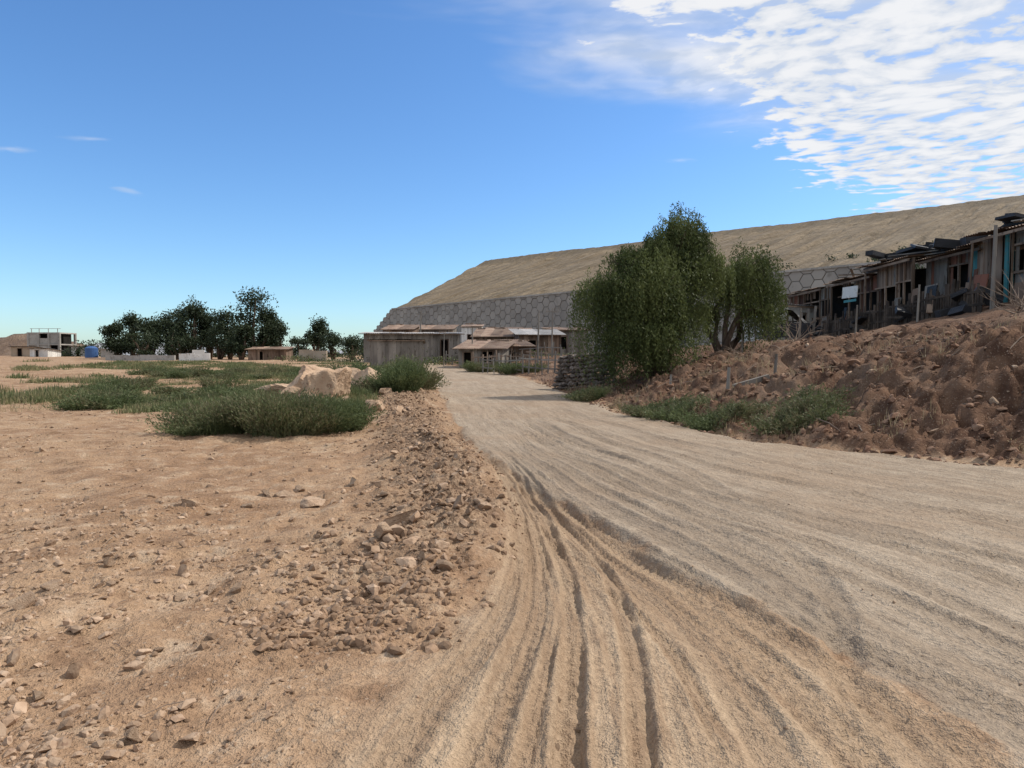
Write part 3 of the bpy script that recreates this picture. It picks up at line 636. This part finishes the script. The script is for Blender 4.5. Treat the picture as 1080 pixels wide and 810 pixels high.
X,Y=place(548,68); shack('rusty_shack',X,Y,.15,4.2,4,2.3,WOOD,ZINC,36,((.1,.4,.3,.75),),over=.5,slope=-.6)
X,Y=place(454,80); shack('concrete_house',X,Y,.1,2.6,4,2.9,CONC,ZINC,37,((.3,.6,.3,.7),),slope=-.3)
X,Y=place(522,58); shack('wooden_shack',X,Y,.25,3.2,3,1.6,WOOD,RUST,44,((.3,.5,.0,.75),),slope=-.5)
X,Y=place(583,76); shack('wooden_shack',X,Y,.2,4,4,3.,WOODG,RUST,38,((.2,.4,.3,.75),),slope=-.4)
X,Y=place(566,92); shack('wooden_shack',X,Y,-.1,4.5,4,3.6,WOOD,ZINC,45,((.2,.4,.3,.75),),slope=-.5)
X,Y=place(516,98); shack('wooden_shack',X,Y,.1,5,4,3.9,WOOD,RUST,47,((.2,.4,.3,.75),),slope=-.7)
X,Y=place(440,98); shack('wooden_shack',X,Y,-.1,5,4,4.2,WOODG,RUST,48,((.2,.4,.3,.75),),slope=-.7)
X,Y=place(404,92); shack('wooden_shack',X,Y,-.1,4,4,4.2,WOOD,RUST,49,((.2,.4,.3,.75),),slope=-.7)
X,Y=place(262,84); shack('tan_shack',X,Y,.1,4.5,4,1.5,WOOD,RUST,39,((.3,.4,.0,.8),),slope=-.3)
X,Y=place(820,38); shack('white_sheet_shack',X,Y,.5,3.0,3,2.1,WHITE,ZINC,42,((.6,.75,.0,.8),),over=.25,plank=.6)
def concrete(X,Y,w,dp,fl):
    root=empty('unfinished_concrete_building'); mb=MB(); wl=MB(); dk=MB(); z0=H(X,Y); fh=2.3
    for f in range(fl+1): mb.box((X,Y,z0+f*fh+.1),(w+.4,dp+.4,.25))
    for f in range(fl):
        for a in(-.5,-.17,.17,.5):
            for b_ in(-.5,.5): mb.box((X+a*w,Y+b_*dp,z0+f*fh+fh/2+.1),(.4,.4,fh-.25))
        for a in((-.33,.33) if f else (-.33,.0)): wl.box((X+a*w,Y-.5*dp,z0+f*fh+fh/2+.1),(w*.27,.15,fh-.3))
        wl.box((X+(0 if f else .33)*w,Y-.5*dp,z0+f*fh+.8),(w*.27,.15,1.1))
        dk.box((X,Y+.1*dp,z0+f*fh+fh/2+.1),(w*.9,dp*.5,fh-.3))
    for a in(-.45,-.2,.1,.4): mb.box((X+a*w,Y-.4*dp,z0+fl*fh+.6),(.1,.1,.8))
    mb.box((X,Y-.4*dp,z0+fl*fh+1.0),(w,.08,.08))
    mb.commit('frame',CONC,root); wl.commit('infill_walls',CONC,root); dk.commit('interior',DARK,root)
concrete(at(56,140),140,6.2,5,2)
X,Y=place(12,128); shack('tan_shack',X,Y,.1,4,4,2.0,TAN,ZINC,43,((.3,.5,.0,.8),)); X,Y=place(76,128); shack('white_house',X,Y,.1,3,4,2.,WHITE,ZINC,46,((.3,.5,.0,.8),))
X,Y=place(32,120); shack('tan_shack',X,Y,-.1,3.4,3,1.5,WHITE,ZINC,50,((.3,.5,.0,.8),))
def tank(X,Y):
    root=empty('blue_water_tank'); mb=MB(); z=H(X,Y); mb.tube([(X,Y,z),(X,Y,z+.1),(X,Y,z+1.6),(X,Y,z+1.85),(X,Y,z+1.95)],[.9,.95,.95,.6,.2],20); mb.commit('tank',BLUE,root)
    s=MB(); s.box((X+3.2,Y,z+.7),(2.2,2.,1.4)); s.box((X+3.2,Y,z+1.46),(2.6,2.4,.12)); s.commit('pump_hut',CONC,root)
tank(at(97,112),112)
def wall(name,xa,ya,xb,yb,hh,mat,step=2.,th=.2):
    root=empty(name); mb=MB(); L=math.hypot(xb-xa,yb-ya); n=int(L/step); an=math.atan2(yb-ya,xb-xa)
    for k in range(n):
        t=(k+.5)/n; x=xa+(xb-xa)*t;y=ya+(yb-ya)*t; z=H(x,y); hv=hh*random.uniform(.85,1.1); mb.box((x,y,z+hv/2-.1),(L/n-.03,th,hv+.2),(0,0,an))
    mb.commit('panels',mat,root)
wall('white_boundary_wall',at(112,82),82,at(185,80),80,.7,CONC)
wall('tan_boundary_wall',at(316,76),76,at(345,74),74,1.3,TAN)
wall('white_sheet_wall',at(189,78),78,at(222,77),77,.9,WHITE,1.,.06); wall('white_sheet_wall',at(203,80),80,at(216,80),80,1.4,WHITE,1.,.06)

# ------------------------------------------------------------ long shack on the bank
def long_shack():
    root=empty('hillside_shack_row'); rr=random.Random(12)
    planks=MB();red=MB();dk=MB();teal=MB();roof=MB();posts=MB();white=MB();zinc=MB();grey=MB();tp=MB()
    X0=17.4; zr=5.98
    stp=lambda y: (0.0,-.22,-.06,-.30,-.42)[sum(y>v for v in(25.4,29.2,33.,37.5))]
    sxo=lambda y: (0.0,.35,-.1,.25,-.1)[sum(y>v for v in(25.4,29.2,33.,37.5))]
    y=21.0
    mats={'p':planks,'r':red,'g':grey,'z':zinc,'w':white}
    plan=[('r',1.6,0),('g',1.2,1),('t',.45,0),('p',1.5,0),('t',.8,0),('r',1.3,1),('g',1.6,0),('p',1.3,2),('p',1.8,2),('r',2.0,1),('p',2.4,3),('g',1.4,2),('p',2.2,3),('r',1.6,2),('p',2.2,3)]
    for kind,wid,op in plan:
        ym=y+wid/2; g0=H(X0,ym)-.35; top=zr-.06-(y-21)*.012+stp(ym)
        n=max(2,int(wid/.17)); xs=X0+rr.uniform(-.05,.05)+sxo(ym)
        for k in range(n):
            yy=y+wid*(k+.5)/n; sg=[(g0,top)]
            u=(k+.5)/n
            if op==1 and .2<u<.85: sg=[(g0,g0+1.35),(g0+2.3,top)]
            if op==2 and .1<u<.9: sg=[(g0,g0+.5),(g0+2.35,top)]
            if op==3: sg=[(g0,g0+.85+rr.uniform(-.25,.25))]+([(top-.45,top)] if rr.random()<.7 else [])
            for a_,b_ in sg:
                if b_-a_<.06: continue
                tgt=teal if kind=='t' else mats[kind]
                if kind!='t' and rr.random()<.18: tgt=rr.choice([planks,red,grey])
                tgt.box((xs+rr.uniform(-.015,.015),yy,(a_+b_)/2+rr.uniform(-.02,.02)),(.03,wid/n*.96,b_-a_),(rr.uniform(-.012,.012),0,0))
        for yy in(y,y+wid/2 if op else y): posts.box((xs-.07,yy,(g0+top)/2),(.08,.08,top-g0+.1),(rr.uniform(-.02,.02),0,0))
        if op: 
            posts.box((xs-.075,y+wid/2,g0+1.33+rr.uniform(-.2,.1)),(.06,wid,.08)); posts.box((xs-.075,y+wid/2,g0+2.32),(.06,wid,.07))
        y+=wid
    yend=y
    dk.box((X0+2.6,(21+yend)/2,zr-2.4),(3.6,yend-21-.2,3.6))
    yy=20.5; 
    while yy<yend+.4:
        w_=rr.uniform(.8,1.1); dz_=rr.uniform(-.04,.06)-(yy-21)*.012+stp(yy+.4); o_=rr.uniform(-.18,.2)+sxo(yy+.4)
        roof.sheet((X0-.6+o_,yy,zr-.0+dz_),(X0-.6+o_,yy+w_+.06,zr-.0+dz_),(X0+4.2,yy+w_+.06,zr+.45+dz_),(X0+4.2,yy,zr+.45+dz_),14,.02)
        yy+=w_
    for (a_,b_) in((20.5,25.4),(25.4,29.2),(29.2,33.),(33.,37.5),(37.5,yend)):
        m_=(a_+b_)/2; posts.box((X0-.45+sxo(m_),m_,zr-.15-(m_-21)*.012+stp(m_)),(.07,b_-a_,.1),(-.012,0,0))
    for k in range(7):
        yy=21.5+k*(yend-21.5)/6; g0=H(X0-.45,yy)-.2; posts.tube([(X0-.45+rr.uniform(-.1,.1),yy,g0),(X0-.45,yy,zr-.2-(yy-21)*.012+stp(yy))],.045,7)
    for k in range(44):
        yy=rr.uniform(21,35); tp.box((X0+rr.uniform(.2,1.8),yy,zr+.18+stp(yy)+rr.uniform(0,.3)),(rr.uniform(.3,1.2),rr.uniform(.4,1.8),rr.uniform(.05,.35)),(rr.uniform(-.25,.25),rr.uniform(-.25,.25),rr.uniform(0,3)))
    for k in range(10):
        yy=rr.uniform(21,38); grey.box((X0+rr.uniform(-.1,1),yy,zr+.12+stp(yy)+rr.uniform(0,.1)),(rr.uniform(.1,.25),rr.uniform(1.2,3),.04),(rr.uniform(-.08,.08),rr.uniform(-.2,.2),rr.uniform(-.6,.6)))
    for k in range(34):
        yy=rr.uniform(21.5,38); g0=H(X0-.4,yy); tgt=(planks,grey,red,tp,planks,tp)[k%6]; hh=rr.uniform(.6,1.6)
        tgt.box((X0-.35-rr.uniform(0,.3),yy,g0+hh/2-.05),(.04,rr.uniform(.15,.9),hh),(rr.uniform(-.1,.1),rr.uniform(.08,.3),0))
    white.box((X0-.85,33.6,4.7),(.03,1.5,.55),(.03,.05,0)); teal.box((X0-.84,33.6,4.28),(.03,1.2,.12))
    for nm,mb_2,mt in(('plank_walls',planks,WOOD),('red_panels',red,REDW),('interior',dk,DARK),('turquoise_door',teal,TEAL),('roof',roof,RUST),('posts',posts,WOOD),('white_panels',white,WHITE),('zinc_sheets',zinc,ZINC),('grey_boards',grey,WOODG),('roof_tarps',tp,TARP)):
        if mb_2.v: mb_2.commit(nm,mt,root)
long_shack()
def pallet_fence(name,x0,y0,x1,y1,hh,seed,mat=WOOD,gap=.35):
    rr=random.Random(seed); root=empty(name); mb=MB(); L=math.hypot(x1-x0,y1-y0); n=int(L/gap); an=math.atan2(y1-y0,x1-x0)
    for k in range(n+1):
        t=k/n; x=x0+(x1-x0)*t;y=y0+(y1-y0)*t; z=H(x,y); h_=hh*rr.uniform(.75,1.25); mb.box((x,y,z+h_/2-.1),(rr.uniform(.05,.12),.04,h_+.2),(rr.uniform(-.06,.06),rr.uniform(-.1,.1),an))
    for hz in(.3,.75):
        for k in range(int(L/2)+1):
            t=min(1,(k+.5)/(int(L/2)+1)); x=x0+(x1-x0)*t;y=y0+(y1-y0)*t; mb.box((x,y-.03,H(x,y)+hh*hz),(L/(int(L/2)+1)+.2,.05,.08),(0,rr.uniform(-.06,.06),an))
    mb.commit('pickets',mat,root)
pallet_fence('pallet_fence',15.4,22.5,15.0,33,.95,1,surf('dark_wood',(.04,.032,.026),(.09,.07,.055),2,.9,.5,0),.13); pallet_fence('wooden_fence',15.0,34,11.8,36,1.3,2,WOODG,.3)  # pallet fence in very dark brown boards, tone varied per picket
pallet_fence('wooden_fence',-2.0,47,3.0,41,1.2,3,WOODG,.6); pallet_fence('wooden_fence',3.2,41,5.5,37,1.2,4,WOODG,.5); pallet_fence('wooden_fence',-6.,62,4,56,1.2,5,WOODG,.7); pallet_fence('wooden_fence',-3,53,2.5,50,1.2,6,WOOD,.4)
pallet_fence('wooden_fence',11.2,33,9.6,28.5,1.0,7,WOODG,.9)
rr=random.Random(8)
root=empty('junk_pile'); a_=MB(); b_=MB()
for k in range(60):
    x=15.6+rr.uniform(-.5,.9); y=rr.uniform(23,37); z=H(x,y)
    (a_ if k%3 else b_).box((x,y,z+rr.uniform(.05,.55)),(rr.uniform(.1,.6),rr.uniform(.15,1.1),rr.uniform(.05,.35)),(rr.uniform(-.6,.6),rr.uniform(-.6,.6),rr.uniform(0,3)))
a_.commit('tarps',TARP,root); b_.commit('boards',WOOD,root)
root=empty('black_tarp_shelter'); a_=MB(); T=frame_pts(14.6,33.5,1.2); z=H(15.2,34)
rr=random.Random(3)
nn2=14
grid=[[T(i_*.2,j_*.16,z+ (1.5-.35*abs(j_-7)*.35-.1*math.sin(i_*1.3+j_))*(1)-.05*rr.random()) for i_ in range(nn2)] for j_ in range(nn2)]
a_.v=[p for row in grid for p in row]; a_.f=[(j_*nn2+i_,j_*nn2+i_+1,(j_+1)*nn2+i_+1,(j_+1)*nn2+i_) for j_ in range(nn2-1) for i_ in range(nn2-1)]
ed=[(T(0,0,z),T(2.6,0,z),T(2.6,0,z+.6),T(0,0,z+.7)),(T(0,2.1,z),T(0,0,z),T(0,0,z+.7),T(0,2.1,z+.8))]
for q in ed: a_.add(q,[(0,1,2,3)])
a_.commit('sheet',TARP,root,True)
def pole(x,y,h,rad=.07,name='wooden_pole',cross=False):
    root=empty(name); mb=MB(); z=H(x,y)-.2; mb.tube([(x,y,z),(x+.02,y,z+h*.5),(x+.05,y,z+h)],[rad,rad*.9,rad*.75],9)
    if cross:
        mb.box((x+.05,y,z+h-.3),(1.2,.08,.1))
        for q in(-.5,0,.5): mb.tube([(x+.05+q,y,z+h-.25),(x+.05+q,y,z+h-.05)],.04,6)
    mb.commit('post',WOODG,root)
pole(15.55,22.2,2.9,.07); pole(12.8,30.5,1.7,.05); pole(4.2,36,3.0,.05); pole(3.7,42,2.8,.05); pole(3.3,29.3,2.1,.05)
pole(1.9,50,4.2,.07); pole(-3.4,58,3.5,.06); pole(3.5,60,4.5,.07,'utility_pole',True); pole(-11,82,6,.1,'utility_pole',True); pole(11.8,37,3.2,.06); pole(4.9,21.2,.7,.045)
pole(-6,60,3.,.05); pole(5.5,45,3,.05); pole(7.0,18.2,.8,.045); pole(13.3,26.5,1.3,.04); pole(14.2,24,1.5,.04)
root=empty('dry_stone_wall'); Ps=[];Ss=[]
rr=np.random.RandomState(2); st=[rock_t(2,800+k,.2) for k in range(6)]
for c in range(9):
    for k in range(17):
        t=k/16.+rr.uniform(-.02,.02); x=1.9+t*1.9; y=30.6-t*3.4+.04*c; Ps.append((x+.04*c,y+rr.uniform(-.05,.05),H(1.9,30)+.02+c*.17+.25*t)); Ss.append(rr.uniform(.12,.17))
        Ps.append((x+.3,y+.2,H(1.9,30)+.02+c*.17+.25*t)); Ss.append(.16)
scatter('stones',st,np.array(Ps),np.array(Ss),DROCK,root,flat=.75)
root=empty('fallen_timber'); mb=MB(); x,y=5.9,17.4
mb.box((x+.2,y,H(x,y)+.25),(1.1,.09,.12),(0,-.22,.35)); mb.tube([(x-.4,y,H(x,y)-.1),(x-.36,y+.02,H(x,y)+.62)],[.05,.04],8); mb.box((x+.6,y+.5,H(x+.6,y+.5)+.1),(.8,.12,.05),(0,.1,-.4)); mb.commit('boards',WOODG,root)
def twigs(name,x,y,n,L,seed,up=.5):
    rr=random.Random(seed); root=empty(name); mb=MB(); z=H(x,y)
    for k in range(n):
        a=rr.uniform(0,6.28); p=Vector((x+rr.uniform(-.15,.15),y+rr.uniform(-.15,.15),z-.05)); d=Vector((math.cos(a),math.sin(a),rr.uniform(.2,1.6)*up*2)).normalized(); pts=[p]
        for q in range(4): d=(d+Vector((rr.uniform(-.35,.35),rr.uniform(-.35,.35),rr.uniform(-.3,.2)))).normalized(); pts.append(pts[-1]+d*L/4)
        mb.tube(pts,[.018,.014,.01,.007,.003],5)
        for q in range(1,4):
            d2=(d+Vector((rr.uniform(-1,1),rr.uniform(-1,1),rr.uniform(-.5,.9)))).normalized(); mb.tube([pts[q],pts[q]+d2*L*.15,pts[q]+d2*L*.3+Vector((0,0,rr.uniform(-.1,.1)))],[.008,.005,.002],4)
    mb.commit('branches',DRYW,root)
twigs('dry_shrub',14.2,18.9,26,1.4,1); twigs('dry_shrub',12.6,17.0,14,.9,2); twigs('dead_branches',9.0,26,14,1.2,3,.3); twigs('dead_branches',7.9,22.5,10,.9,4,.2); twigs('dead_branches',10.6,25.5,14,1.4,5,.4)
twigs('dead_branches',-4.6,22.6,8,.8,6,.3); twigs('dry_shrub',3.4,33,16,1.6,7,.8); twigs('dead_branches',8.4,14.5,8,.8,8,.2); twigs('dead_branches',9.5,18.5,12,1.1,9,.3)
def sticks(name,n,seed,fx,ylo,yhi,lmin,lmax,rad):
    rr=random.Random(seed); mb=MB()
    for k in range(n):
        y=rr.uniform(ylo,yhi); x=fx(y,rr); z=H(x,y)+.02; a=rr.uniform(0,6.28); L=rr.uniform(lmin,lmax)
        e=(x+math.cos(a)*L,y+math.sin(a)*L); ez=H(*e)+.02; mb.tube([(x,y,z),((x+e[0])/2,(y+e[1])/2,(z+ez)/2+L*.06),(e[0],e[1],ez)],[rad,rad*.8,rad*.35],5)
    mb.commit(name,DRYW)
sticks('scattered_sticks',150,4,lambda y,q: float(xR(y))+q.uniform(.3,8),9,28,.15,.8,.014)
sticks('dry_straw',90,5,lambda y,q: float(cL(y))-.2-q.random()*y*.7,2.2,12,.05,.22,.003)

# ------------------------------------------------------------ camera, sun, world
cam=bpy.data.cameras.new('camera'); co=bpy.data.objects.new('camera',cam); COL.objects.link(co); cam.lens=24; cam.sensor_width=36; cam.clip_end=8000; cam.clip_start=.05
co.location=(0,0,1.6); co.rotation_euler=(math.radians(90-2.386),0,0); sc.camera=co
EL,AZ=math.radians(48),math.radians(72)
sd=Vector((math.sin(AZ)*math.cos(EL),math.cos(AZ)*math.cos(EL),math.sin(EL)))
sl=bpy.data.lights.new('sun','SUN'); sl.energy=4.1; sl.angle=math.radians(.5); sl.color=(1,.94,.85)
so=bpy.data.objects.new('sun',sl); COL.objects.link(so); so.rotation_euler=sd.to_track_quat('Z','Y').to_euler()
w=bpy.data.worlds.new('World'); sc.world=w; w.use_nodes=True; nt=w.node_tree; nt.nodes.clear()
out=nd(nt,'ShaderNodeOutputWorld')
sky=nd(nt,'ShaderNodeTexSky'); sky.sky_type='NISHITA'; sky.sun_disc=False; sky.sun_elevation=EL; sky.sun_rotation=AZ; sky.air_density=1.0; sky.dust_density=.6; sky.ozone_density=2.2; sky.altitude=200
hs=nd(nt,'ShaderNodeHueSaturation',{'Saturation':1.12,'Value':1.0,'Color':sky.outputs[0]})
tint=mix(nt,1.,hs.outputs[0],(.90,1.13,1.34),'MULTIPLY')
gd=nd(nt,'ShaderNodeTexCoord').outputs['Generated']; sp=nd(nt,'ShaderNodeSeparateXYZ',{0:gd})
zz=mth(nt,'MAXIMUM',sp.outputs[2],.03); px_=mth(nt,'DIVIDE',sp.outputs[0],zz); py_=mth(nt,'DIVIDE',sp.outputs[1],zz)
P=nd(nt,'ShaderNodeCombineXYZ',{0:px_,1:py_,2:0.}).outputs[0]
dn=nd(nt,'ShaderNodeTexNoise',{'Vector':P,'Scale':1.3,'Detail':3.}); nb=dn.outputs['Fac']; dis=dn.outputs['Color']
line=mth(nt,'SUBTRACT',px_,mth(nt,'MULTIPLY_ADD',mth(nt,'SUBTRACT',py_,2.2),.78,.18))
line=mth(nt,'MULTIPLY_ADD',mth(nt,'SUBTRACT',nb,.5),1.1,line)
reg=rng(nt,line,-.1,.7); reg=mth(nt,'MULTIPLY',reg,rng(nt,py_,6.2,4.6))
Pd=nd(nt,'ShaderNodeVectorMath',{0:P,1:nd(nt,'ShaderNodeVectorMath',{0:dis,'Scale':.35},operation='SCALE').outputs[0]},operation='ADD').outputs[0]
Ps=nd(nt,'ShaderNodeMapping',{'Vector':Pd,'Rotation':(0,0,.5),'Scale':(1.,1.25,1)}).outputs[0]
puff=noise(nt,Ps,6.8,5,.52)
thr=mth(nt,'MULTIPLY_ADD',reg,-.36,.72)
pf=rng(nt,mth(nt,'SUBTRACT',puff,thr),-.03,.12); pf=mth(nt,'MULTIPLY',pf,rng(nt,reg,.02,.3))
Pw=nd(nt,'ShaderNodeMapping',{'Vector':Pd,'Rotation':(0,0,-.9),'Scale':(.6,1.5,1)}).outputs[0]
wi=noise(nt,Pw,1.4,4,.55); line2=mth(nt,'ADD',line,mth(nt,'MULTIPLY',mth(nt,'SUBTRACT',wi,.5),1.2))
wr=mth(nt,'MULTIPLY',rng(nt,line2,-.5,.3),rng(nt,py_,3.4,2.3)); ws=mth(nt,'MULTIPLY',wr,rng(nt,wi,.28,.6,.35,.88))
cl=mth(nt,'MAXIMUM',mth(nt,'MULTIPLY',pf,.97),ws)
for (cx,cy,sx,sy) in((-1.95,3.2,.09,.035),(-2.33,4.18,.05,.10),(-2.44,3.35,.10,.05),(.85,3.55,.07,.04)):
    dx_=mth(nt,'DIVIDE',mth(nt,'SUBTRACT',px_,cx),sx); dy_=mth(nt,'DIVIDE',mth(nt,'SUBTRACT',py_,cy),sy)
    rad=mth(nt,'SQRT',mth(nt,'ADD',mth(nt,'MULTIPLY',dx_,dx_),mth(nt,'MULTIPLY',dy_,dy_)))
    rad=mth(nt,'MULTIPLY_ADD',mth(nt,'SUBTRACT',puff,.5),3.,rad); cl=mth(nt,'MAXIMUM',cl,rng(nt,rad,1.6,.0,0,.3))
cc=mix(nt,rng(nt,puff,.34,.64),(.64,.71,.82),(.95,.955,.97))
ST=.135
ccs=nd(nt,'ShaderNodeVectorMath',{0:cc,'Scale':.95/ST},operation='SCALE').outputs[0]
fin=mix(nt,cl,tint,ccs)
bg=nd(nt,'ShaderNodeBackground',{'Color':fin,'Strength':ST}); nt.links.new(bg.outputs[0],out.inputs[0])
